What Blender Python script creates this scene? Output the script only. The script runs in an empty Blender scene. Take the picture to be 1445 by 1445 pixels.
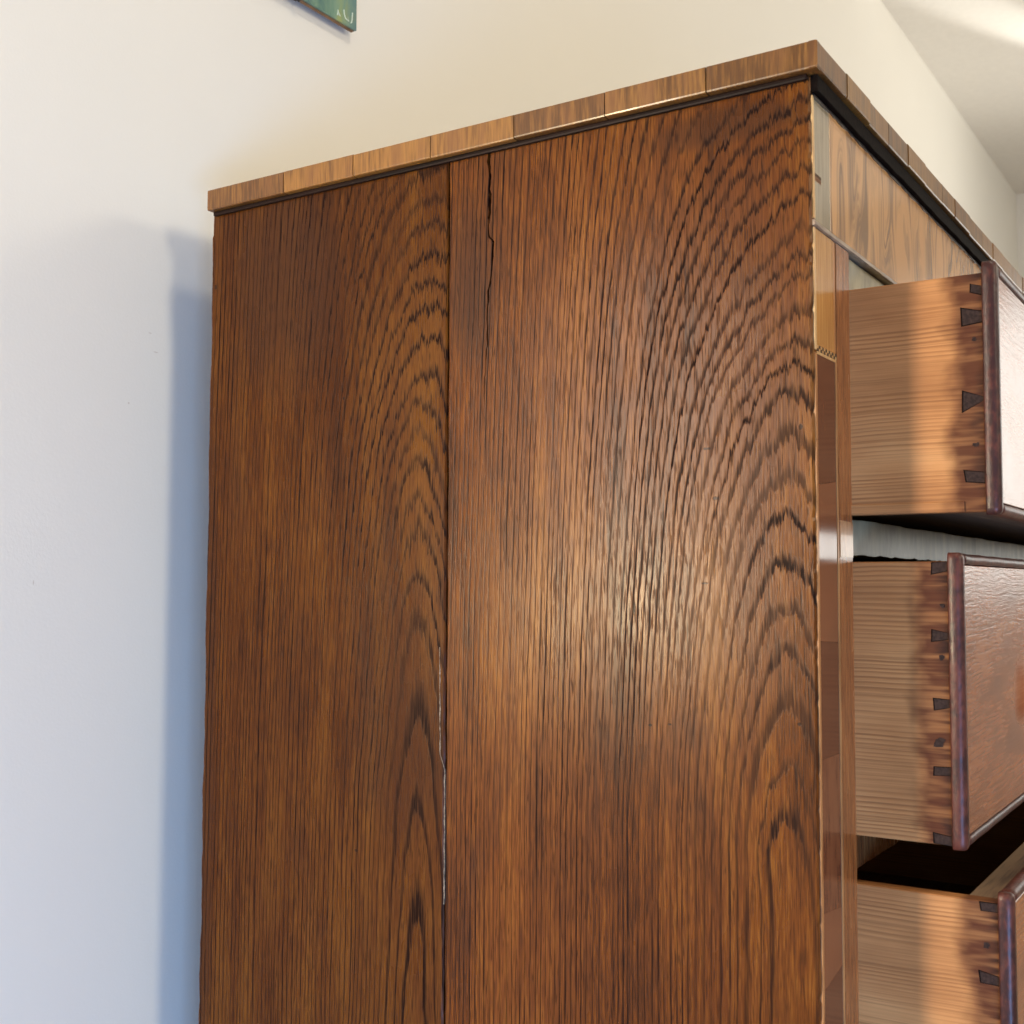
import bpy, bmesh, math, random
from mathutils import Vector, Matrix
random.seed(7)
S = bpy.context.scene
COL = S.collection
Z0 = 1.12            # height of the top of the side panel above the floor; local z = 0 there
WALL_Y = 0.56

# ------------------------------------------------------------------ camera
cam_d = bpy.data.cameras.new("camera")
cam = bpy.data.objects.new("camera", cam_d)
COL.objects.link(cam)
r_, u_, f_ = (0.5427, -0.8399, 0.0030), (-0.0517, -0.0298, 0.9982), (0.8383, 0.5419, 0.0596)
rot = Matrix((r_, u_, tuple(-c for c in f_))).transposed()
cam.matrix_world = Matrix.Translation((-0.6775, -0.2290, -0.3008 + Z0)) @ rot.to_4x4()
cam_d.sensor_fit = 'HORIZONTAL'
cam_d.sensor_width = 36.0
cam_d.lens = 36.0 * 1694.84 / 1445.0
cam_d.clip_start = 0.01
cam_d.clip_end = 100
cam_d.dof.use_dof = True
cam_d.dof.focus_distance = 0.86
cam_d.dof.aperture_fstop = 16
S.camera = cam

# ------------------------------------------------------------------ world, lamps, exposure
S.view_settings.view_transform = 'Standard'
S.view_settings.look = 'None'
S.view_settings.exposure = 0.0
S.view_settings.gamma = 1.0
W = bpy.data.worlds.new("World")
S.world = W
W.use_nodes = True
W.node_tree.nodes["Background"].inputs[0].default_value = (1.0, 0.9, 0.78, 1)
W.node_tree.nodes["Background"].inputs[1].default_value = 0.38


def area(name, loc, target, sx, sy, power, color, spread=180):
    d = bpy.data.lights.new(name, 'AREA')
    d.shape = 'RECTANGLE'
    d.size, d.size_y = sx, sy
    d.energy = power
    d.color = color
    d.spread = math.radians(spread)
    o = bpy.data.objects.new(name, d)
    COL.objects.link(o)
    L = Vector((loc[0], loc[1], loc[2] + Z0))
    T = Vector((target[0], target[1], target[2] + Z0))
    o.location = L
    o.rotation_euler = (T - L).to_track_quat('-Z', 'Y').to_euler()
    return o


# ceiling lamps, front right of the chest
area("room_window_light", (-0.62, -3.0, 1.0), (0.0, 0.53, 0.1), 0.55, 0.85, 40.0, (1.0, 0.87, 0.64))
area("ceiling_lamp_light", (-0.22, -0.48, 1.07), (0.0, 0.53, -0.1), 0.16, 0.16, 5.4, (1.0, 0.89, 0.70))
area("ceiling_lamp_light", (1.75, -2.2, 1.09), (0.6, 0.55, 0.2), 1.10, 0.80, 30.0, (1.0, 0.90, 0.70))
# sunlight thrown back from the far window onto the ceiling
_d = bpy.data.lights.new("reflected_sun_light", 'SPOT')
_d.energy = 260.0
_d.spot_size = math.radians(7.0)
_d.spot_blend = 0.9
_d.shadow_soft_size = 0.02
_d.color = (1.0, 0.97, 0.90)
_o = bpy.data.objects.new("reflected_sun_light", _d)
COL.objects.link(_o)
_o.location = (3.75, -0.26, 0.90 + Z0)
_o.rotation_euler = (Vector((2.45, 0.33, 1.112)) - Vector((3.75, -0.26, 0.90))).to_track_quat('-Z', 'Y').to_euler()
# large window in the far end of the room
area("far_window_light", (3.85, -1.0, 0.22), (0.5, -0.6, 0.20), 1.3, 1.0, 13.5, (0.98, 1.0, 0.96))
_d2 = bpy.data.lights.new("ceiling_fill_light", 'SPOT')  # added fill spot that brightens the ceiling and upper wall
_d2.energy = 80.0
_d2.spot_size = math.radians(72.0)
_d2.spot_blend = 1.0
_d2.shadow_soft_size = 0.25
_d2.color = (1.0, 0.95, 0.86)
_o2 = bpy.data.objects.new("ceiling_fill_light", _d2)
COL.objects.link(_o2)
_o2.location = (3.6, -0.9, 0.0 + Z0)
_o2.rotation_euler = (Vector((2.1, 0.25, 1.112)) - Vector((3.6, -0.9, 0.0))).to_track_quat('-Z', 'Y').to_euler()
# narrow tall light beside the wall, left of the camera
area("side_lamp_light", (-0.83, 0.49, -0.15), (-0.03, -0.40, -0.25), 0.09, 0.50, 8.2, (1.0, 0.84, 0.66))
area("small_lamp_light", (-0.78, 0.53, -0.335), (0.0, 0.11, -0.33), 0.06, 0.09, 3.2, (1.0, 0.84, 0.48))
# bluish daylight from low down in front of the wall
area("low_window_light", (-1.25, -0.8, -0.95), (-0.05, 0.53, -1.35), 0.9, 0.5, 32.0, (0.23, 0.50, 1.0))


# ------------------------------------------------------------------ node helper
class E:
    """a socket with arithmetic"""
    nt = None

    def __init__(self, s):
        self.s = s

    @staticmethod
    def math(op, a, b=None, c=None, clamp=False):
        n = E.nt.nodes.new('ShaderNodeMath')
        n.operation = op
        n.use_clamp = clamp
        for i, v in enumerate((a, b, c)):
            if v is None:
                continue
            if isinstance(v, E):
                E.nt.links.new(v.s, n.inputs[i])
            else:
                n.inputs[i].default_value = v
        return E(n.outputs[0])

    def __add__(a, b): return E.math('ADD', a, b)
    def __radd__(a, b): return E.math('ADD', b, a)
    def __sub__(a, b): return E.math('SUBTRACT', a, b)
    def __rsub__(a, b): return E.math('SUBTRACT', b, a)
    def __mul__(a, b): return E.math('MULTIPLY', a, b)
    def __rmul__(a, b): return E.math('MULTIPLY', b, a)
    def __truediv__(a, b): return E.math('DIVIDE', a, b)
    def __neg__(a): return E.math('MULTIPLY', a, -1.0)


def sqrt(a): return E.math('SQRT', a)
def frac(a): return E.math('FRACT', a)
def absv(a): return E.math('ABSOLUTE', a)
def mx(a, b): return E.math('MAXIMUM', a, b)
def mn(a, b): return E.math('MINIMUM', a, b)
def expv(a): return E.math('EXPONENT', a)


def sstep(a, lo, hi):
    n = E.nt.nodes.new('ShaderNodeMapRange')
    n.interpolation_type = 'SMOOTHSTEP'
    E.nt.links.new(a.s, n.inputs[0])
    inv = lo > hi
    n.inputs[1].default_value = min(lo, hi)
    n.inputs[2].default_value = max(lo, hi)
    n.inputs[3].default_value = 1.0 if inv else 0.0
    n.inputs[4].default_value = 0.0 if inv else 1.0
    return E(n.outputs[0])


def comb(x, y, z):
    n = E.nt.nodes.new('ShaderNodeCombineXYZ')
    for i, v in enumerate((x, y, z)):
        if isinstance(v, E):
            E.nt.links.new(v.s, n.inputs[i])
        else:
            n.inputs[i].default_value = v
    return E(n.outputs[0])


def noise(v, detail=2.0, rough=0.5, dist=0.0, scale=1.0):
    n = E.nt.nodes.new('ShaderNodeTexNoise')
    E.nt.links.new(v.s, n.inputs['Vector'])
    n.inputs['Scale'].default_value = scale
    n.inputs['Detail'].default_value = detail
    n.inputs['Roughness'].default_value = rough
    n.inputs['Distortion'].default_value = dist
    return E(n.outputs['Fac'])


def mix(f, a, b):
    n = E.nt.nodes.new('ShaderNodeMix')
    n.data_type = 'RGBA'
    if isinstance(f, E):
        E.nt.links.new(f.s, n.inputs[0])
    else:
        n.inputs[0].default_value = f
    for i, v in ((6, a), (7, b)):
        if isinstance(v, E):
            E.nt.links.new(v.s, n.inputs[i])
        else:
            n.inputs[i].default_value = (*v, 1)
    return E(n.outputs[2])


def ramp(f, stops):
    n = E.nt.nodes.new('ShaderNodeValToRGB')
    E.nt.links.new(f.s, n.inputs[0])
    el = n.color_ramp.elements
    while len(el) < len(stops):
        el.new(0.5)
    for e, (p, c) in zip(el, stops):
        e.position = p
        e.color = (*c, 1)
    return E(n.outputs[0])


class Mat:
    def __init__(self, name):
        self.m = bpy.data.materials.new(name)
        self.m.use_nodes = True
        E.nt = self.nt = self.m.node_tree
        self.b = self.nt.nodes['Principled BSDF']
        tc = self.nt.nodes.new('ShaderNodeTexCoord')
        sp = self.nt.nodes.new('ShaderNodeSeparateXYZ')
        self.nt.links.new(tc.outputs['Object'], sp.inputs[0])
        self.x, self.y, self.z = (E(sp.outputs[i]) for i in range(3))
        oi = self.nt.nodes.new('ShaderNodeObjectInfo')
        self.rnd = E(oi.outputs['Random'])

    def set(self, key, v):
        if isinstance(v, E):
            self.nt.links.new(v.s, self.b.inputs[key])
        elif isinstance(v, tuple):
            self.b.inputs[key].default_value = (*v, 1)
        else:
            self.b.inputs[key].default_value = v

    def bump(self, h, dist, strength=1.0, key='Normal'):
        n = self.nt.nodes.new('ShaderNodeBump')
        n.inputs['Strength'].default_value = strength
        n.inputs['Distance'].default_value = dist
        self.nt.links.new(h.s, n.inputs['Height'])
        self.nt.links.new(n.outputs[0], self.b.inputs[key])


# ------------------------------------------------------------------ materials
def floorv(a): return E.math('FLOOR', a)
def hashv(a): return frac(E.math('SINE', a * 12.9898) * 4375.85)


def oak(name, uc, d, qz, k, c, ring, h_w, seed, spots=(), tone=1.0, shift=0.0, stains=(), spec=0.4, jagamp=0.05, s0=0.0, straight=False):
    """flat-sawn oak: growth rings cut by the board face give cathedral arches and straight flanks"""
    M = Mat(name)
    u, z = M.y, M.z
    s3 = seed * 3.17
    # ragged vertical displacement of the ring field (pores run along the grain)
    jag = noise(comb(u * 640.0, z * 30.0, s3), 4.0, 0.72)
    jag2 = noise(comb(u * 130.0, z * 16.0, s3 + 4), 2.0)
    lean = (noise(comb(u * 6.0, z * 7.0, s3 + 8), 2.0) - 0.5) * 0.014
    zz = z + (jag - 0.5) * jagamp + (jag2 - 0.5) * 0.018
    du0 = absv(u - uc)
    near = expv(-(du0 * du0 * 280.0))
    du = absv(u - uc + lean * near + sstep(z, -0.26, 0.02) * shift * near)
    g = sqrt(du * du + d * d)
    q = mx(zz - qz, 0.0) if straight else zz - qz
    hz = expv(-((g - d) / h_w)) * 0.96 + 0.04
    ph = (g + (q * s0 + q * q * k + q * q * q * c) * hz)
    w1 = noise(comb(u * 9.0, zz * 2.2, s3 + 1), 2.0)
    w2 = noise(comb(u * 60.0, z * 11.0, s3 + 2), 3.0, 0.6)
    ph = ph + (w1 - 0.5) * 0.007 + (w2 - 0.5) * 0.0026
    ph = ph * (1.0 / ring)
    ph = ph + noise(comb(ph * 0.23, s3, 0.0), 2.0) * 2.2
    p = frac(ph)
    hr = hashv(floorv(ph) + s3)                       # every ring has its own weight
    arch = expv(-(du / 0.055))
    wdt = hr * 0.13 + arch * 0.05 + 0.20
    early = sstep(p, 0.0, 0.07) * sstep(p / wdt, 1.5, 0.6)
    pore = noise(comb(u * 760.0, z * 34.0, s3 + 5), 2.0, 0.65)
    pore2 = noise(comb(u * 1150.0, z * 75.0, s3 + 15), 1.0)
    ringvar = noise(comb(ph * 0.6, z * 3.0, s3 + 9), 2.0)
    patch = noise(comb(u * 26.0, z * 5.0, s3 + 12), 2.0)
    dark = early * (sstep(pore, 0.30, 0.56) * 0.65 + 0.35) * (sstep(ringvar, 0.25, 0.65) * 0.4 + 0.6)
    dark = dark * (hashv(floorv(ph) + s3 + 0.37) * 0.38 + 0.62 + arch * 0.15)
    dark = dark * (sstep(patch, 0.3, 0.62) * 0.4 + 0.6)
    ticks = sstep(pore2, 0.56, 0.72) * 0.60
    dark = mn(mx(dark, mx(ticks * (patch * 0.8 + 0.3), sstep(pore, 0.62, 0.75) * 0.5)), 1.0)
    # ground colour
    big = noise(comb(u * 11.0, z * 2.2, s3 + 20), 3.0, 0.55)
    mid = noise(comb(u * 70.0, z * 6.0, s3 + 21), 3.0, 0.6)
    fib = noise(comb(u * 1300.0, z * 50.0, s3 + 22), 2.0)
    t = big * 0.42 + mid * 0.32 + fib * 0.44
    colr = ramp(t, [(0.42, (0.085 * tone, 0.026 * tone, 0.006 * tone)), (0.57, (0.275 * tone, 0.078 * tone, 0.0105 * tone)),
                    (0.74, (0.52 * tone, 0.190 * tone, 0.027 * tone))])
    red = sstep(noise(comb(u * 16.0, z * 3.2, s3 + 30), 2.0), 0.45, 0.75) * 0.45
    colr = mix(red, colr, (0.19 * tone, 0.050 * tone, 0.010 * tone))
    stain = sstep(noise(comb(u * 20.0, z * 7.0, s3 + 31), 3.0, 0.6), 0.54, 0.76) * 0.55
    soft = noise(comb(u * 22.0, z * 9.0, s3 + 42), 3.0)
    for (sy, sz, ry, rz, am) in stains:               # old dark stains
        a = (u - sy) / ry
        b = (z - sz) / rz
        stain = mx(stain, sstep(a * a + b * b + (soft - 0.5) * 2.4, 1.5, 0.2) * am)
    colr = mix(stain, colr, (0.05, 0.018, 0.007))
    colr = mix(mn(dark * 1.25, 0.96), colr, (0.010, 0.0045, 0.0035))
    h = -dark
    # dents, nail marks and scratches of the old surface
    for (sy, sz, ry, rz) in spots:
        a = (u - sy) / ry
        b = (z - sz) / rz
        m_ = sstep(a * a + b * b + (jag - 0.5) * 3.0, 1.1, 0.3)
        colr = mix(m_ * 0.8, colr, (0.014, 0.007, 0.005))
        h = h - m_ * 0.6
    M.set('Base Color', colr)
    rough = soft * 0.14 + 0.21 + dark * 0.25
    M.set('Roughness', rough)
    M.set('Specular IOR Level', mx(spec - dark * (spec * 0.85), 0.02))
    micro = noise(comb(u * 300.0, z * 90.0, s3 + 41), 2.0)
    M.bump(h * (0.75 - arch * 0.35) + micro * 0.25 + soft * 1.0 + fib * 0.3, 0.00016, 1.0)
    return M.m


def wood(name, light, dark, al, ac=(300.0, 300.0), along=12.0, rough=0.3, bump=0.0001, var=0.25, spec=0.5,
         coat=0.0, figure=0.0, contrast=(0.38, 0.62), red=None):
    """plain grained wood; al = axis the grain runs along"""
    M = Mat(name)
    ax = [M.x, M.y, M.z]
    i = 'xyz'.index(al)
    oth = [ax[j] for j in range(3) if j != i]
    off = M.rnd * 37.0
    warp = noise(comb(oth[0] * 20.0 + off, oth[1] * 20.0, ax[i] * 5.0), 2.0)
    v = comb(oth[0] * ac[0] + off + warp * 5.0 * figure, oth[1] * ac[1] + warp * 5.0 * figure, ax[i] * along)
    n1 = noise(v, 3.0, 0.6)
    n2 = noise(comb(oth[0] * ac[0] * 0.12 + off, oth[1] * ac[1] * 0.12, ax[i] * along * 0.4), 2.0)
    t = n1 * 0.65 + n2 * 0.35 + (M.rnd - 0.5) * var
    c = mix(sstep(t, *contrast), dark, light)
    if red:
        c = mix(sstep(n2, 0.45, 0.7) * 0.6, c, red)
    M.set('Base Color', c)
    M.set('Roughness', n2 * 0.16 + (rough - 0.08))
    M.set('Specular IOR Level', spec)
    M.set('Coat Weight', coat)
    M.set('Coat Roughness', 0.06)
    M.bump(n1 + n2 * 2.0, bump)
    return M.m


def pine(name, seed, zshift):
    """drawer side: quarter-sawn softwood, straight lines along y, dark stain near the front (local y = 0)"""
    M = Mat(name)
    y, z = M.y, M.z + zshift
    wob = noise(comb(y * 9.0, z * 14.0, seed), 2.0)
    zz = z + (wob - 0.5) * 0.006
    dens = noise(comb(seed, zz * 26.0, 0.0), 2.0)
    ph = zz * 340.0 + dens * 7.0
    p = frac(ph)
    late = sstep(p, 0.35, 0.85) * sstep(p, 1.0, 0.93)
    amp = sstep(noise(comb(seed + 3, zz * 55.0, y * 3.0), 2.0), 0.3, 0.62)
    fib = noise(comb(y * 22.0, z * 1500.0, seed), 3.0, 0.6)
    big = noise(comb(y * 11.0, z * 24.0, seed + 5), 3.0)
    c = ramp(big * 0.7 + fib * 0.3, [(0.3, (0.37, 0.160, 0.058)), (0.5, (0.52, 0.240, 0.088)), (0.7, (0.64, 0.33, 0.130))])
    c = mix(late * (amp * 0.50 + 0.10), c, (0.24, 0.095, 0.034))
    fine = noise(comb(seed + 7, zz * 1100.0, y * 5.0), 2.0)
    c = mix(sstep(fine, 0.5, 0.72) * 0.35, c, (0.20, 0.085, 0.034))
    c = mix(sstep(fib, 0.6, 0.75) * 0.35, c, (0.16, 0.07, 0.03))
    # old varnish and glue stain that runs in from the front end
    edge = noise(comb(y * 30.0, z * 38.0, seed + 9), 3.0, 0.6)
    edge2 = noise(comb(y * 25.0, z * 160.0, seed + 10), 2.0)
    dist = y + (edge - 0.5) * 0.026 + (edge2 - 0.5) * 0.010
    st = sstep(dist, 0.027, 0.013)
    c = mix(st * (0.6 + 0.0) + st * sstep(edge2, 0.35, 0.6) * 0.3, c, (0.060, 0.014, 0.008))
    st2 = sstep(dist + (edge2 - 0.5) * 0.01, 0.010, -0.002) * sstep(edge2, 0.38, 0.6)
    c = mix(st2 * 0.9, c, (0.02, 0.010, 0.009))
    M.set('Base Color', c)
    M.set('Roughness', 0.60)
    M.set('Specular IOR Level', 0.12)
    M.bump(fib * 0.6 - late * amp * 0.6, 0.00011)
    return M.m


def plain(name, c, rough=0.5, spec=0.5, var=0.0, bump=0.0, scale=60.0):
    M = Mat(name)
    n = noise(comb(M.x * scale, M.y * scale, M.z * scale), 4.0, 0.6)
    if var:
        M.set('Base Color', mix(sstep(n, 0.3, 0.7), tuple(v * (1 - var) for v in c), tuple(v * (1 + var) for v in c)))
    else:
        M.set('Base Color', c)
    M.set('Roughness', rough)
    M.set('Specular IOR Level', spec)
    if bump:
        M.bump(n, bump)
    return M.m


SP_R = [(0.0676, -0.2181, 0.0034, 0.0010), (0.0618, -0.2487, 0.0026, 0.0014), (0.0692, -0.3002, 0.003, 0.0007),
        (0.0082, -0.2087, 0.0014, 0.0018), (0.011, -0.3813, 0.0012, 0.0012),
        (0.1173, -0.3159, 0.0010, 0.0045), (0.1063, -0.388, 0.0014, 0.0009), (0.0932, -0.3867, 0.0014, 0.0009)]
SP_L = [(0.4956, -0.0612, 0.0016, 0.0020), (0.3586, -0.1633, 0.0012, 0.0012), (0.3416, -0.4931, 0.0022, 0.0012)]
OAK_L = oak("old_oak_left", 0.287, 0.024, -0.50, 0.18, 0.0, 0.0040, 0.08, 1, SP_L, 0.25, 0.012,
            [(0.42, -0.07, 0.055, 0.085, 0.75), (0.50, -0.42, 0.012, 0.30, 0.55), (0.30, -0.42, 0.05, 0.06, 0.35)], 0.14, 0.036, 0.05)
OAK_R = oak("old_oak_right", 0.019, 0.036, -0.455, 0.17, 0.0, 0.0038, 0.085, 2, SP_R, 0.46, 0.034,
            [(0.243, -0.09, 0.022, 0.06, 0.7), (0.06, -0.02, 0.06, 0.012, 0.6)], 0.185, 0.024, 0.10, True)
BAND_TOP = wood("crossgrain_walnut_edge", (0.285, 0.130, 0.028), (0.092, 0.036, 0.009), 'z', (480.0, 480.0), 38.0, 0.34,
                0.00008, 0.20, coat=0.15, contrast=(0.30, 0.68), red=(0.15, 0.058, 0.018))
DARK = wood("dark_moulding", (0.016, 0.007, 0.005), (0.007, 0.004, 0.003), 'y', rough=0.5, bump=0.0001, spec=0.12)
GAPSHADE = plain("gap_shade", (0.007, 0.004, 0.003), 0.75, 0.06, 0.5, 0.0002, 300.0)  # near-black for gaps and recesses, their shade put into the colour
CARCASE = wood("carcase_pine", (0.16, 0.085, 0.04), (0.08, 0.04, 0.02), 'x', rough=0.7)
SATIN = wood("satinwood", (0.62, 0.31, 0.085), (0.40, 0.165, 0.035), 'z', (700.0, 700.0), 14.0, 0.20, 0.00002, 0.0, coat=0.5)
MAHOG = wood("mahogany_crossband", (0.22, 0.082, 0.036), (0.135, 0.046, 0.022), 'z', (260.0, 260.0), 40.0, 0.14, 0.000006,
             0.55, spec=0.34, coat=0.04, figure=1.0)
EDGE = wood("stile_edge_wood", (0.38, 0.145, 0.045), (0.20, 0.068, 0.024), 'z', (750.0, 750.0), 40.0, 0.26, 0.00005, 0.0, coat=0.25)
STRING = wood("pale_stringing", (0.72, 0.46, 0.20), (0.55, 0.29, 0.10), 'z', (500.0, 500.0), 30.0, 0.3, 0.00002, 0.0)
ORANGE = wood("orange_stringing", (0.56, 0.27, 0.10), (0.36, 0.15, 0.05), 'z', (500.0, 500.0), 30.0, 0.3, 0.00002, 0.0)
STRINGD = plain("dark_stringing", (0.020, 0.010, 0.008), 0.3)
GREYBAND = wood("greenish_band", (0.36, 0.28, 0.17), (0.26, 0.20, 0.12), 'z', (160.0, 160.0), 14.0, 0.22, 0.00002, 0.0, coat=0.5)
FRIEZE = wood("figured_walnut_veneer", (0.60, 0.305, 0.110), (0.24, 0.120, 0.050), 'z', (34.0, 34.0), 4.0, 0.22, 0.00003, 0.0,
              coat=0.25, figure=2.4, contrast=(0.38, 0.56))
RAIL = wood("worn_rail_veneer", (0.44, 0.37, 0.22), (0.17, 0.13, 0.075), 'z', (70.0, 70.0), 24.0, 0.36, 0.0003, 0.0, spec=0.45,
            contrast=(0.3, 0.7))
BEAD = wood("dark_mahogany_bead", (0.105, 0.030, 0.021), (0.040, 0.014, 0.013), 'z', (300.0, 300.0), 160.0, 0.40, 0.00030, 0.1,
            spec=0.32, coat=0.04)
CORE = wood("drawer_front_core", (0.20, 0.125, 0.072), (0.095, 0.055, 0.032), 'x', (420.0, 420.0), 24.0, 0.6, 0.0001)
PIN = plain("dovetail_end_grain", (0.034, 0.019, 0.015), 0.7, 0.15, 0.35, 0.0001, 500.0)
WALLM = Mat("cream_wall_paint")
_n = noise(comb(WALLM.x * 420.0, WALLM.y * 420.0, WALLM.z * 420.0), 2.0)
_b = noise(comb(WALLM.x * 5.0, WALLM.y * 5.0, WALLM.z * 5.0), 3.0)
_c = mix(_b, (0.775, 0.755, 0.70), (0.805, 0.785, 0.73))
for (sx, sz, rx, rz) in [(-0.116, -0.301, 0.0006, 0.0022), (-0.0053, -0.1088, 0.003, 0.0005), (-0.0116, -0.0938, 0.002, 0.0005),
                         (-0.032, -0.155, 0.001, 0.001)]:
    a_ = (WALLM.x - sx) / rx
    b_ = (WALLM.z - sz) / rz
    _c = mix(sstep(a_ * a_ + b_ * b_, 1.2, 0.2) * 0.45, _c, (0.45, 0.36, 0.30))
WALLM.set('Base Color', _c)
WALLM.set('Roughness', 0.62)
WALLM.set('Specular IOR Level', 0.3)
WALLM.bump(_n, 0.00009)
WALLM = WALLM.m
CEILM = plain("white_ceiling_paint", (0.78, 0.755, 0.70), 0.7, 0.2, 0.02)
FLOORM = wood("brown_floor_boards", (0.42, 0.31, 0.20), (0.30, 0.20, 0.12), 'x', (40.0, 40.0), 3.0, 0.45, 0.0002)


def field_mat(name, seed, patch=None):
    """drawer front veneer: reddish mahogany with fine ripple across, polished"""
    M = Mat(name)
    x, z = M.x, M.z
    w = noise(comb(x * 14.0, z * 10.0, seed), 2.0)
    rip = noise(comb(x * 26.0 + w * 1.5, z * 520.0 + w * 5.0, seed + 1), 3.0, 0.6)
    rip2 = noise(comb(x * 120.0, z * 1100.0, seed + 2), 2.0)
    big = noise(comb(x * 12.0, z * 30.0, seed + 3), 3.0)
    c = ramp(big * 0.6 + rip * 0.4, [(0.32, (0.15, 0.040, 0.015)), (0.52, (0.30, 0.092, 0.030)), (0.72, (0.42, 0.150, 0.050))])
    rough = big * 0.10 + 0.20
    if patch:  # dull orange spot: a reflection put into colour and gloss
        px, pz, prx, prz = patch
        a = (x - px) / prx
        b = (z - pz) / prz
        m_ = sstep(a * a + b * b + (big - 0.5) * 2.2 + (rip - 0.5) * 0.8, 1.7, 0.1)
        c = mix(m_ * 0.6, c, (0.28, 0.075, 0.016))
        rough = rough + m_ * 0.35
        M.set('Specular IOR Level', 0.55 - m_ * 0.45)
    else:
        M.set('Specular IOR Level', 0.55)
    M.set('Base Color', c)
    M.set('Roughness', rough)
    M.bump(rip * 1.0 + rip2 * 0.5, 0.00022)
    return M.m


# ------------------------------------------------------------------ mesh helpers
def link(name, bm, m, parent=None, loc=None, smooth=False):
    me = bpy.data.meshes.new(name)
    bmesh.ops.recalc_face_normals(bm, faces=bm.faces[:])
    bm.to_mesh(me)
    bm.free()
    me.materials.append(m)
    if smooth:
        for f in me.polygons:
            f.use_smooth = True
    o = bpy.data.objects.new(name, me)
    COL.objects.link(o)
    if parent is not None:
        o.parent = parent
    if loc is not None:
        o.location = loc
    return o


def box(lo, hi, bev=0.0, seg=2):
    bm = bmesh.new()
    v = [bm.verts.new((x, y, z)) for x in (lo[0], hi[0]) for y in (lo[1], hi[1]) for z in (lo[2], hi[2])]
    for f in ((0, 1, 3, 2), (4, 6, 7, 5), (0, 4, 5, 1), (2, 3, 7, 6), (0, 2, 6, 4), (1, 5, 7, 3)):
        bm.faces.new([v[i] for i in f])
    if bev:
        bmesh.ops.bevel(bm, geom=bm.edges[:], offset=bev, segments=seg, profile=0.6, affect='EDGES')
    return bm


def prism(pts, axis, a, b):
    """polygon pts in the two other axes, extruded along axis from a to b"""
    bm = bmesh.new()

    def P(p, t):
        if axis == 'x':
            return (t, p[0], p[1])
        if axis == 'y':
            return (p[0], t, p[1])
        return (p[0], p[1], t)
    A = [bm.verts.new(P(p, a)) for p in pts]
    B = [bm.verts.new(P(p, b)) for p in pts]
    bm.faces.new(A)
    bm.faces.new(B[::-1])
    n = len(pts)
    for i in range(n):
        bm.faces.new((A[i], A[(i + 1) % n], B[(i + 1) % n], B[i]))
    return bm


def h1(t, s):
    """cheap smooth 1-d wobble in -1..1"""
    return (math.sin(t * 1.0 + s) + 0.6 * math.sin(t * 2.3 + s * 1.7) + 0.4 * math.sin(t * 5.1 + s * 2.9)) / 2.0


def wavy_bar(x0, x1, y0, y1, ztop, zbot, n, top_w, bot_w, seed, bev=0.0):
    """bar along x with an uneven upper and lower edge"""
    bm = bmesh.new()
    rings = []
    for i in range(n + 1):
        x = x0 + (x1 - x0) * i / n
        zt = ztop + top_w * h1(x * 40, seed)
        zb = zbot + bot_w * (h1(x * 150, seed + 3) + 0.5 * random.uniform(-1, 1))
        b = bev
        rings.append([bm.verts.new(p) for p in ((x, y0 + b, zt), (x, y0, zt - b), (x, y0, zb + b), (x, y0 + b, zb), (x, y1, zb), (x, y1, zt))])
    for a, c in zip(rings, rings[1:]):
        for k in range(6):
            bm.faces.new((a[k], a[(k + 1) % 6], c[(k + 1) % 6], c[k]))
    bm.faces.new(rings[0])
    bm.faces.new(rings[-1][::-1])
    return bm


# ------------------------------------------------------------------ setting
def struct(name, bm, m):
    o = link(name, bm, m)
    o.location = (0, 0, Z0)
    o['kind'] = 'structure'
    return o


struct('floor', box((-3.2, -4.2, -Z0 - 0.05), (4.1, 0.66, -Z0)), FLOORM)
struct('wall', box((-3.2, WALL_Y, -Z0), (4.0, WALL_Y + 0.1, 1.112)), WALLM)
struct('ceiling', box((-3.2, -4.2, 1.112), (4.1, 0.66, 1.17)), CEILM)
struct('end_wall', box((3.9, -4.2, -Z0), (4.0, WALL_Y, 1.112)), WALLM)

# ------------------------------------------------------------------ the chest
chest = bpy.data.objects.new('chest_of_drawers', None)
COL.objects.link(chest)
chest['label'] = 'old oak-sided chest with crossbanded top edge and three open drawers, standing against the cream wall'
chest['category'] = 'chest of drawers'
XW = 1.0            # width
XI = 0.069          # inner edge of the left stile
XR = XW - XI
UP = (0, 0, Z0)


def part(name, bm, m, parent=None, loc=UP, smooth=False):
    return link(name, bm, m, parent or chest, loc if parent is None else (0, 0, 0), smooth)


def board(name, y0, y1, m, e0, e1, crack=None, zbot=-1.08):
    """side board with its outer face at x = 0; uneven long edges, optional open crack"""
    bm = bmesh.new()
    rows = []
    zs = []
    z = 0.0
    while z > -0.72:
        zs.append(z)
        z -= 0.002
    zs += [-0.8, -0.95, zbot]
    T = 0.018
    for z in zs:
        a = y0 + e0(z)
        b = y1 + e1(z)
        row = [(T, a, z), (0.0012, a, z), (0.0, a + 0.0012, z)]
        if crack:
            cy, cw = crack(z)
            n1, n2 = 4, 5
            for i in range(1, n1 + 1):
                row.append((0.0, a + (cy - cw - a) * i / n1, z))
            row.append((min(0.007, cw * 6), cy, z))
            row.append((0.0, cy + cw, z))
            for i in range(1, n2):
                row.append((0.0, cy + cw + (b - cy - cw) * i / n2, z))
        else:
            for i in range(1, 8):
                row.append((0.0, a + (b - a) * i / 8, z))
        row += [(0.0, b - 0.0012, z), (0.0012, b, z), (T, b, z)]
        rows.append([bm.verts.new(p) for p in row])
    for A, B in zip(rows, rows[1:]):
        n = len(A)
        for i in range(n):
            bm.faces.new((A[i], A[(i + 1) % n], B[(i + 1) % n], B[i]))
    bm.faces.new(rows[0])
    bm.faces.new(rows[-1][::-1])
    return part(name, bm, m)


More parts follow.
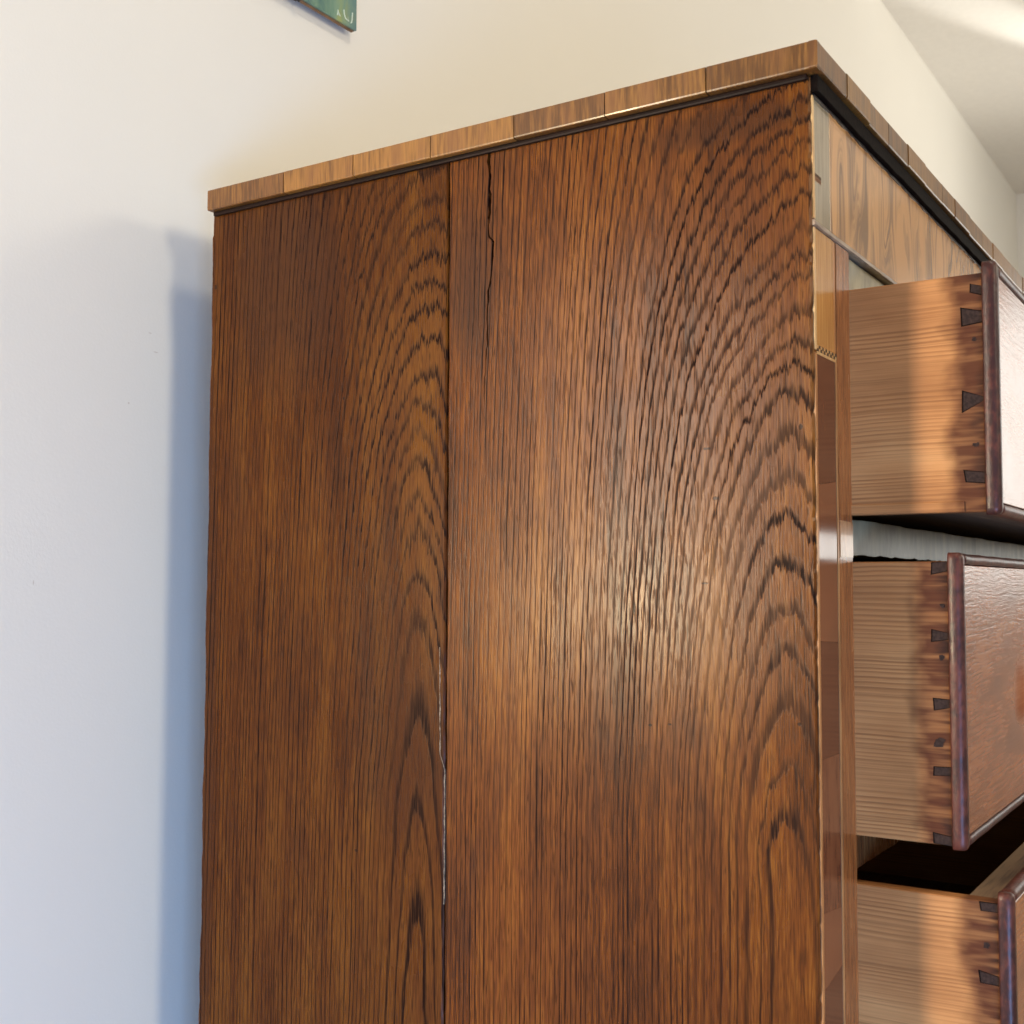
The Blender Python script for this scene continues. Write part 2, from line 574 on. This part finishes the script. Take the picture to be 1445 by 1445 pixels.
rw = random.Random(3)
chips = [(rw.uniform(-0.7, 0), rw.uniform(0.0002, 0.0007), rw.uniform(0.0006, 0.002)) for _ in range(46)]


def e_front(z):          # chipped front edge next to the stringing
    v = 0.0003 + 0.0002 * h1(z * 160, 1)
    for c, a, w in chips:
        v += a * math.exp(-((z - c) / w) ** 2)
    return v


def e_join_r(z): return -0.0004 + 0.0004 * h1(z * 70, 2)
def e_join_l(z): return 0.0004 + 0.0003 * h1(z * 90, 5)
def e_back(z): return 0.0009 * h1(z * 42, 9) + 0.00025 * h1(z * 210, 4) - (0.001 if z > -0.02 else 0)


def crack_path(z):
    t = -z
    y = 0.2283 + 0.0008 * h1(z * 120, 2) + 0.0004 * h1(z * 420, 6)
    if t > 0.062:
        k = min(1.0, (t - 0.062) / 0.004)
        y += k * (-0.0040 + 0.0052 * min(1, (t - 0.062) / 0.05))
    if t > 0.12:
        y += min(0.0025, (t - 0.12) * 0.04)
    w = 0.00150 if t < 0.05 else 0.00100
    w *= (0.7 + 0.3 * h1(z * 200, 3))
    if t > 0.10:
        w *= max(0.0, 1 - (t - 0.10) / 0.10)
    return y, max(w, 0.00002)


board('side_board', 0.2635, 0.5010, OAK_L, e_join_l, e_back)
board('side_board', 0.0, 0.2632, OAK_R, e_front, e_join_r, crack_path)
part('inner_lining', box((0.0185, 0.02, -1.08), (0.026, 0.50, -0.001)), GAPSHADE)


# pale filler that shows in the lower part of the joint
def ribbon(path, w, x):
    bm = bmesh.new()
    L = []
    for i, (y, z) in enumerate(path):
        ww = w * max(0.06, 0.55 + 0.5 * h1(z * 260, 2) + 0.35 * (random.random() - 0.5))
        L.append([bm.verts.new((x, y - ww, z)), bm.verts.new((x, y + ww, z)), bm.verts.new((x + 0.002, y, z))])
    for a, b in zip(L, L[1:]):
        for k in range(3):
            bm.faces.new((a[k], a[(k + 1) % 3], b[(k + 1) % 3], b[k]))
    bm.faces.new(L[0])
    bm.faces.new(L[-1][::-1])
    return bm


pth = []
for i in range(70):
    t = i / 69
    z = -0.345 - t * 0.175
    if z > -0.418:
        y = 0.2684 - 0.0010 * (1 - (z + 0.418) / 0.073) + 0.0003 * h1(z * 300, 1)
    else:
        y = 0.2674 - min(1, (-0.418 - z) / 0.012) * 0.0040 + 0.0003 * h1(z * 300, 1)
    pth.append((y, z))
part('joint_filler', ribbon(pth, 0.00062, -0.00012), plain("pale_filler", (0.17, 0.135, 0.105), 0.6, 0.3, 0.45, 0.0002, 500.0))

# --- top
TZ0, TZ1 = 0.0004, 0.0172
top = part('top_board', box((-0.001, -0.0015, TZ0), (XW + 0.001, 0.4980, TZ1 - 0.0004)), BAND_TOP)
ys = [-0.0068, 0.063, 0.1336, 0.2033, 0.2739, 0.3453, 0.4152, 0.4992]
for i, (a, b) in enumerate(zip(ys, ys[1:])):
    bm = box((-0.0078 - random.uniform(0, 0.0002), a + 0.0004, TZ0 + random.uniform(-0.0003, 0.0003)), (-0.0012, b - 0.0004, TZ1 + random.uniform(-0.0002, 0.0002)))
    for f in bm.edges[:]:
        pass
    out = [e for e in bm.edges if all(v.co.x < -0.004 for v in e.verts) and abs(e.verts[0].co.y - e.verts[1].co.y) > 0.01]
    bmesh.ops.bevel(bm, geom=out, offset=0.0012, segments=2, profile=0.5, affect='EDGES')
    if i == 6:
        e = [e for e in bm.edges if all(v.co.y > 0.495 and v.co.z > 0.01 for v in e.verts) and abs(e.verts[0].co.x - e.verts[1].co.x) > 0.002]
        bmesh.ops.bevel(bm, geom=e, offset=0.005, segments=4, profile=0.5, affect='EDGES')
    part('banding_piece', bm, BAND_TOP, top)
x = -0.0078
k = 0
while x < XW:
    x2 = min(XW + 0.008, x + random.uniform(0.042, 0.058))
    bm = box((x + 0.00015, -0.0068 - random.uniform(0, 0.0003) - (0.0006 if k % 3 == 1 else 0), TZ0 + random.uniform(-0.0006, 0.0006)),
             (x2 - 0.00015, -0.0018, TZ1 + random.uniform(-0.0002, 0.0001)))
    out = [e for e in bm.edges if all(v.co.y < -0.004 for v in e.verts) and abs(e.verts[0].co.x - e.verts[1].co.x) > 0.01]
    bmesh.ops.bevel(bm, geom=out, offset=0.0014, segments=2, profile=0.5, affect='EDGES')
    part('banding_piece', bm, BAND_TOP, top)
    x = x2
    k += 1
part('under_moulding_and_shade', box((-0.0034, 0.001, -0.0034), (-0.0002, 0.4970, 0.0003), 0.0012), DARK)
part('under_moulding_and_shade', wavy_bar(0.0016, XW, -0.0040, 0.012, 0.0003, -0.0097, 60, 0.0, 0.0006, 2, 0.0004), GAPSHADE)  # front bar stands in for the shade under the top's overhang

# --- front: frieze, stile, rails
part('frieze', box((0.0345, 0.0, -0.0858), (XR + 0.03, 0.014, -0.0105), 0.0003, 1), FRIEZE)
part('frieze_band', box((0.0062, 0.0002, -0.0858), (0.0343, 0.014, -0.0110), 0.0003, 1), GREYBAND)
part('frieze_band', box((XW - 0.034, 0.0002, -0.0858), (XW - 0.002, 0.014, -0.0105), 0.0003, 1), GREYBAND)
part('frieze_dust_edge', wavy_bar(0.004, XW, -0.0006, 0.010, -0.0098, -0.0118, 160, 0.0004, 0.0007, 6), plain("dusty_dark_edge", (0.05, 0.035, 0.028), 0.28, 0.7, 0.6, 0.0006, 600.0))
part('frieze_moulding', wavy_bar(0.0015, XW - 0.002, -0.0014, 0.012, -0.0862, -0.0900, 120, 0.0002, 0.0003, 4, 0.0008),
     wood("pale_worn_moulding", (0.40, 0.29, 0.20), (0.20, 0.13, 0.085), 'x', (300.0, 300.0), 60.0, 0.3, 0.0003, 0.0, coat=0.3))
stile = part('front_stile', box((0.0012, 0.004, -1.08), (XI - 0.0004, 0.030, -0.0905)), GAPSHADE)


def vstrip(name, x0, x1, z0, z1, m, y=0.0, seed=0, w=0.00025, n=None):
    """thin vertical inlay strip, slightly uneven"""
    n = n or max(2, int(abs(z1 - z0) / 0.012))
    bm = bmesh.new()
    R_ = []
    for i in range(n + 1):
        z = z0 + (z1 - z0) * i / n
        d = w * h1(z * 60, seed)
        R_.append([bm.verts.new(p) for p in ((x0 + d, y, z), (x1 + d, y, z), (x1 + d, 0.0042, z), (x0 + d, 0.0042, z))])
    for a, b in zip(R_, R_[1:]):
        for k in range(4):
            bm.faces.new((a[k], a[(k + 1) % 4], b[(k + 1) % 4], b[k]))
    bm.faces.new(R_[0])
    bm.faces.new(R_[-1][::-1])
    return part(name, bm, m, stile)


# corner stringing in lengths
for a, b in ((-0.0115, -0.0852), (-0.0905, -0.1632), (-0.1655, -0.2160), (-0.2164, -0.700)):
    vstrip('corner_stringing', 0.0020, 0.0050, a, b, STRING if a > -0.1 else ORANGE, -0.0004, a, 0.0003)
vstrip('dark_stringing', 0.0053, 0.0062, -0.0905, -1.05, STRINGD, 0.0004, 2)
vstrip('satinwood_band', 0.0063, 0.0385, -0.0905, -0.1600, SATIN, 0.0, 3, 0.0)
# checkered cross stringing
for kx in range(12):
    for kz in range(2):
        x0 = 0.0063 + kx * 0.0030
        dark = (kx + kz) % 2
        bm = box((x0, -0.0001 - 0.0001 * dark, -0.1618 - 0.0018 * kz), (x0 + 0.00295, 0.0042, -0.1601 - 0.0018 * kz))
        part('checker_piece', bm, STRINGD if dark else STRING, stile)
part('cross_stringing', box((0.0063, -0.0001, -0.1654), (0.0420, 0.0042, -0.1638)), STRING, stile)
zb = -0.1656
sk = [0.0, 0.004, -0.002, 0.0, -0.003, 0.006, -0.012, 0.0]
for i, L in enumerate((0.077, 0.091, 0.068, 0.087, 0.043, 0.09, 0.09)):
    z1 = zb - L
    bm = prism([(0.0063, zb), (0.0386, zb + sk[i]), (0.0386, z1 + sk[i + 1] + 0.00015), (0.0063, z1 + 0.00015)], 'y', 0.0, 0.0042)
    part('crossband_piece', bm, MAHOG, stile)
    zb = z1
vstrip('dark_stringing', 0.0387, 0.0396, -0.166, -1.05, STRINGD, 0.0002, 5)
vstrip('inner_stringing', 0.0397, 0.0421, -0.1655, -1.05, ORANGE, -0.0003, 6, 0.0003)
vstrip('dark_stringing', 0.0422, 0.0433, -0.166, -1.05, STRINGD, 0.0002, 5)
vstrip('worn_stringing', 0.0388, 0.0425, -0.0905, -0.1632, wood("worn_stringing", (0.42, 0.18, 0.06), (0.02, 0.01, 0.008), 'z', (90.0, 90.0), 90.0, 0.4, contrast=(0.38, 0.46)), 0.0003, 8)
vstrip('stile_edge', 0.0435, XI, -0.0905, -1.05, EDGE, -0.0002, 9, 0.0004, 90)
part('edge_patch', prism([(0.0437, -0.2615), (0.0685, -0.2622), (0.0687, -0.2838), (0.0437, -0.2842)], 'y', -0.0007, 0.004),  # pale patch on the stile edge, level with the second rail
     wood("pale_edge_patch", (0.52, 0.27, 0.12), (0.34, 0.15, 0.06), 'z', (600.0, 600.0), 60.0, 0.25, 0.00008, 0.0, coat=0.3), stile)
part('front_stile', box((XR, 0.0, -1.08), (XW - 0.0, 0.030, -0.0905), 0.0005, 1), MAHOG)


def rail(z1, z0, m, seed, back=0.40):
    r = part('drawer_rail', wavy_bar(XI + 0.0004, XR - 0.0004, 0.0035, 0.024, z1, z0, 150, 0.0005, 0.00055, seed, 0.0005), m)
    part('dust_board', box((0.0265, 0.0245, (z0 + z1) / 2 - 0.004), (XW - 0.03, 0.49, (z0 + z1) / 2 + 0.004)), CARCASE, r)
    return r


rail(-0.0903, -0.1115, RAIL, 1)
rail(-0.2590, -0.2822, RAIL, 2)
rail(-0.4560, -0.4785, EDGE, 3)
rail(-0.692, -0.715, EDGE, 4)
part('back_board', box((0.0265, 0.4905, -1.08), (XW - 0.03, 0.4985, 0.002)), CARCASE)
part('side_board', box((XW - 0.0195, 0.031, -1.08), (XW - 0.001, 0.50, 0.002)), CARCASE)
part('plinth', box((0.0008, 0.0045, -Z0), (XW - 0.001, 0.500, -1.0805)), EDGE)


# --- drawers
def bead_bar(length, axis, r=0.0042, th=0.0086, wid=0.0086, dome=True, seed=0):
    """nosed bead along local x or z; outer side towards -n, front towards -y"""
    prof = []
    # (n, y): n = 0 outer edge .. wid inner edge, y = 0 back .. -th front
    prof += [(0.0006, 0.0), (0.0, -0.0008)]
    cx, cy = r, -(th - r)
    for i in range(9):
        a = math.pi - i / 8 * (math.pi * 0.5)
        prof.append((cx + r * math.cos(a), cy - r * math.sin(a)))
    prof += [(wid - 0.0012, -th + 0.0002), (wid - 0.0003, -th + 0.0012), (wid, -th + 0.003), (wid, 0.0)]
    bm = bmesh.new()
    ts = []
    n = max(6, int(length / 0.008))
    for i in range(n + 1):
        ts.append((i / n * length, 1.0))
    if dome:
        ts = [(0.0, 0.45), (0.0006, 0.72), (0.002, 0.92)] + [(0.0042 + (length - 0.0084) * i / n, 1.0) for i in range(n + 1)] + \
             [(length - 0.002, 0.92), (length - 0.0006, 0.72), (length, 0.45)]
    rings = []
    mc = (wid / 2, -th / 2)
    for t, s in ts:
        d = 0.00018 * h1(t * 130, seed)
        ring = []
        for (n_, y_) in prof:
            nn = mc[0] + (n_ - mc[0]) * s + d
            yy = (y_ * (0.5 + 0.5 * s))
            ring.append(bm.verts.new((nn, yy, -t) if axis == 'z' else (t, yy, -nn)))
        rings.append(ring)
    m = len(prof)
    for a, b in zip(rings, rings[1:]):
        for k in range(m):
            bm.faces.new((a[k], a[(k + 1) % m], b[(k + 1) % m], b[k]))
    bm.faces.new(rings[0])
    bm.faces.new(rings[-1][::-1])
    return bm


DW = XR - XI - 0.001
XS = 0.0685


def drawer(yb, zt, h, lt, lb, pins, nails, fm, seed, label):
    loc = Vector((XS, yb, zt + Z0))
    pm = pine("drawer_side_pine", seed * 11.3, zt)
    core = link('drawer', box((0.0112, 0.0002, -h), (DW - 0.0112, 0.019, -0.0002), 0.0003, 1), CORE, chest, loc)
    core['label'] = label
    # sides
    def sub(name, bm, m, at=(0, 0, 0), smooth=False):
        return link(name, bm, m, core, at, smooth)
    sub('drawer_side', box((0.0, 0.0, -h), (0.011, 0.42, 0.0), 0.0006, 1), pm)
    sub('drawer_side', box((DW - 0.011, 0.0, -h), (DW, 0.42, 0.0), 0.0006, 1), pm)
    sub('drawer_back', box((0.0115, 0.405, -h + 0.004), (DW - 0.0115, 0.415, -0.002)), CARCASE)
    sub('drawer_bottom', box((0.0115, 0.0195, -h + 0.004), (DW - 0.0115, 0.404, -h + 0.011)), CARCASE)
    if seed == 1:
        # runner strip glued along the foot of the side
        sub('runner_strip', box((-0.0009, 0.0125, -h + 0.0001), (-0.00005, 0.30, -h + 0.0062), 0.0003, 1), pm)
    # dark ground behind the beads
    sub('front_ground', box((-0.0020, -0.0030, -h - lb + 0.0015), (DW + 0.002, -0.0003, lt - 0.0015)), GAPSHADE)
    ov = 0.0040
    b1 = sub('edge_bead', bead_bar(h + lt + lb, 'z', seed=seed), BEAD, (-ov, 0, lt), True)
    b2 = b1.copy()
    COL.objects.link(b2)
    b2.parent = core
    b2.location = (DW + ov, 0, lt)
    b2.scale = (-1, 1, 1)
    hb = bead_bar(DW + 2 * ov - 0.0174, 'x', r=0.0036, th=0.0080, wid=0.0066, dome=False, seed=seed + 2)
    t1 = sub('edge_bead', hb, BEAD, (-ov + 0.0087, 0, lt - 0.0004), True)
    t2 = t1.copy()
    COL.objects.link(t2)
    t2.parent = core
    t2.location = (-ov + 0.0087, 0, -h - lb + 0.0004)
    t2.scale = (1, 1, -1)
    sub('front_veneer', box((0.0082, -0.0068, -h - lb + 0.0074), (DW - 0.0082, -0.0031, lt - 0.0074), 0.0004, 1), fm)
    for p in pins:
        sub('dovetail_pin', prism(p, 'x', -0.0004, 0.006), PIN)
    # dark open joint line round each pin
    for p in pins:
        cy = sum(a for a, _ in p) / 4
        cz = sum(b for _, b in p) / 4
        q = [(cy + (a - cy) * 1.09 + 0.0004, cz + (b - cz) * 1.18) for a, b in p]
        q = [(max(a, 0.0001), min(b, -0.0001)) for a, b in q]
        sub('dovetail_gap', prism(q, 'x', -0.00012, 0.004), GAPSHADE)
    for (ny, nz, r) in nails:
        bm = bmesh.new()
        bmesh.ops.create_cone(bm, cap_ends=True, segments=9, radius1=r, radius2=r * 0.7, depth=0.0008, matrix=Matrix.Translation((-0.0001, ny, nz)) @ Matrix.Rotation(math.pi / 2, 4, 'Y'))
        for v in bm.verts:
            v.co.y += random.uniform(-r, r) * 0.45
            v.co.z += random.uniform(-r, r) * 0.3
        sub('nail_head', bm, PIN)
    return core


def pins_of(yb, zt, quads):
    rr = random.Random(int(-zt * 1000))
    out = []
    for q in quads:
        k = rr.uniform(0.80, 1.0)
        cz = sum(z for _, z in q) / 4
        out.append([(y - yb + (rr.uniform(-0.0006, 0.0006) if y > yb + 0.002 else 0), min(cz + (z - cz) * k - zt + rr.uniform(-0.0005, 0.0005), -0.0002)) for (y, z) in q])
    return out


yb, zt = -0.0806, -0.1145
drawer(yb, zt, 0.1428, 0.0062, 0.0022, pins_of(yb, zt, [
    [(-0.0735, -0.1205), (-0.0806, -0.1222), (-0.0806, -0.1285), (-0.0733, -0.1262)],
    [(-0.0682, -0.1342), (-0.0806, -0.1382), (-0.0806, -0.1445), (-0.0686, -0.1450)],
    [(-0.0690, -0.1852), (-0.0806, -0.1890), (-0.0806, -0.1912), (-0.0688, -0.1968)],
    [(-0.0689, -0.2325), (-0.0806, -0.2345), (-0.0806, -0.2408), (-0.0692, -0.2400)]]),
    [(0.0055, -0.0395, 0.0014), (0.0057, -0.1032, 0.0016)], field_mat("mahogany_front_first", 1.0), 1,
    'top drawer, pulled well out, pale reflecting front')
yb, zt = -0.0580, -0.2866
drawer(yb, zt, 0.1682, 0.0052, 0.0018, pins_of(yb, zt, [
    [(-0.0485, -0.2867), (-0.0580, -0.2867), (-0.0580, -0.2922), (-0.0488, -0.2945)],
    [(-0.0484, -0.3275), (-0.0580, -0.3292), (-0.0580, -0.3338), (-0.0484, -0.3345)],
    [(-0.0480, -0.3682), (-0.0580, -0.3690), (-0.0580, -0.3742), (-0.0482, -0.3754)],
    [(-0.0474, -0.4085), (-0.0580, -0.4090), (-0.0580, -0.4135), (-0.0478, -0.4146)],
    [(-0.0471, -0.4480), (-0.0580, -0.4495), (-0.0580, -0.4546), (-0.0472, -0.4546)]]),
    [(0.0040, -0.0266, 0.0015), (0.0048, -0.0575, 0.0016), (0.0072, -0.1078, 0.0030)], field_mat("mahogany_front_second", 5.0, (0.185, -0.090, 0.026, 0.020)), 2,
    'second drawer, pulled out less, reddish front with a dull orange painted-in reflection')
yb, zt = -0.0826, -0.4842
drawer(yb, zt, 0.203, 0.0066, 0.002, pins_of(yb, zt, [
    [(-0.0723, -0.4843), (-0.0826, -0.4843), (-0.0826, -0.4893), (-0.0727, -0.4900)],
    [(-0.0716, -0.5240), (-0.0826, -0.5266), (-0.0826, -0.5310), (-0.0720, -0.5310)],
    [(-0.0712, -0.5700), (-0.0826, -0.5720), (-0.0826, -0.5765), (-0.0714, -0.5780)],
    [(-0.0712, -0.6200), (-0.0826, -0.6220), (-0.0826, -0.6265), (-0.0714, -0.6280)]]),
    [(0.0075, -0.0250, 0.0018)], field_mat("mahogany_front_third", 9.0), 3,
    'lowest drawer in view, open, its dark inside showing')

# ------------------------------------------------------------------ picture on the wall
pic = bpy.data.objects.new('picture', None)
COL.objects.link(pic)
pic.location = (0.1445, WALL_Y, Z0 + 0.2575)
pic['label'] = 'unframed green painting with white brushed letters hanging on the cream wall above the chest'
pic['category'] = 'picture'
PM = Mat("green_brushed_paint")
px, pz = PM.x, PM.z
n1 = noise(comb(px * 26.0, 0.0, pz * 14.0), 4.0, 0.65, 0.8)
n2 = noise(comb(px * 90.0 + n1 * 3.0, 3.0, pz * 40.0), 3.0, 0.6)
cc = ramp(n1, [(0.30, (0.06, 0.14, 0.15)), (0.45, (0.12, 0.23, 0.17)), (0.58, (0.18, 0.30, 0.21)), (0.72, (0.28, 0.34, 0.13))])
cc = mix(sstep(px, 0.06, 0.092) * 0.6, cc, (0.07, 0.15, 0.20))
cc = mix(sstep(n2, 0.66, 0.74) * 0.55, cc, (0.52, 0.60, 0.46))
PM.set('Base Color', cc)
PM.set('Roughness', 0.25)
PM.bump(n2, 0.0002)
link('painted_sheet', box((-0.082, -0.0124, 0.0), (0.0866, -0.0100, 0.24)), PM.m, pic)
link('backing_board', box((-0.0818, -0.0098, -0.0004), (0.0862, -0.0055, 0.24)), plain("brown_hardboard", (0.22, 0.13, 0.07), 0.7, 0.2, 0.2), pic)
link('picture_clip', box((0.0018, -0.0138, -0.0016), (0.0062, -0.0045, 0.0050), 0.0006, 1), plain("dark_metal", (0.02, 0.018, 0.016), 0.35), pic)
link('picture_clip', prism([(0.0028, -0.0016), (0.0052, -0.0016), (0.0045, -0.0042), (0.0034, -0.0042)], 'y', -0.0120, -0.0100), plain("dark_metal_tab", (0.02, 0.018, 0.016), 0.35), pic)
WHITE = plain("white_paint_stroke", (0.62, 0.72, 0.62), 0.4)


def stroke(name, pts, w):
    bm = bmesh.new()
    L = []
    for i, (x, z) in enumerate(pts):
        a = Vector(pts[max(0, i - 1)])
        b = Vector(pts[min(len(pts) - 1, i + 1)])
        d = (b - a).normalized()
        nx, nz = -d.y, d.x
        ww = w * (0.8 + 0.35 * random.random())
        L.append([bm.verts.new((x + nx * ww, -0.0130, z + nz * ww)), bm.verts.new((x - nx * ww, -0.0130, z - nz * ww)),
                  bm.verts.new((x - nx * ww, -0.0123, z - nz * ww)), bm.verts.new((x + nx * ww, -0.0123, z + nz * ww))])
    for a, b in zip(L, L[1:]):
        for k in range(4):
            bm.faces.new((a[k], a[(k + 1) % 4], b[(k + 1) % 4], b[k]))
    bm.faces.new(L[0])
    bm.faces.new(L[-1][::-1])
    return link(name, bm, WHITE, pic)


def rel(p):
    return [(x - 0.11, z - 0.236) for x, z in p]


stroke('painted_letter', rel([(0.1672, 0.2402), (0.1682, 0.2458), (0.1698, 0.2412), (0.1716, 0.2408), (0.1700, 0.2420)]), 0.00050)
stroke('painted_letter', rel([(0.1768, 0.2496), (0.1776, 0.2455), (0.1794, 0.2418), (0.1848, 0.2408)]), 0.00050)
stroke('painted_letter', rel([(0.1899, 0.2519), (0.1895, 0.2455), (0.1886, 0.2412), (0.1874, 0.2404)]), 0.00050)
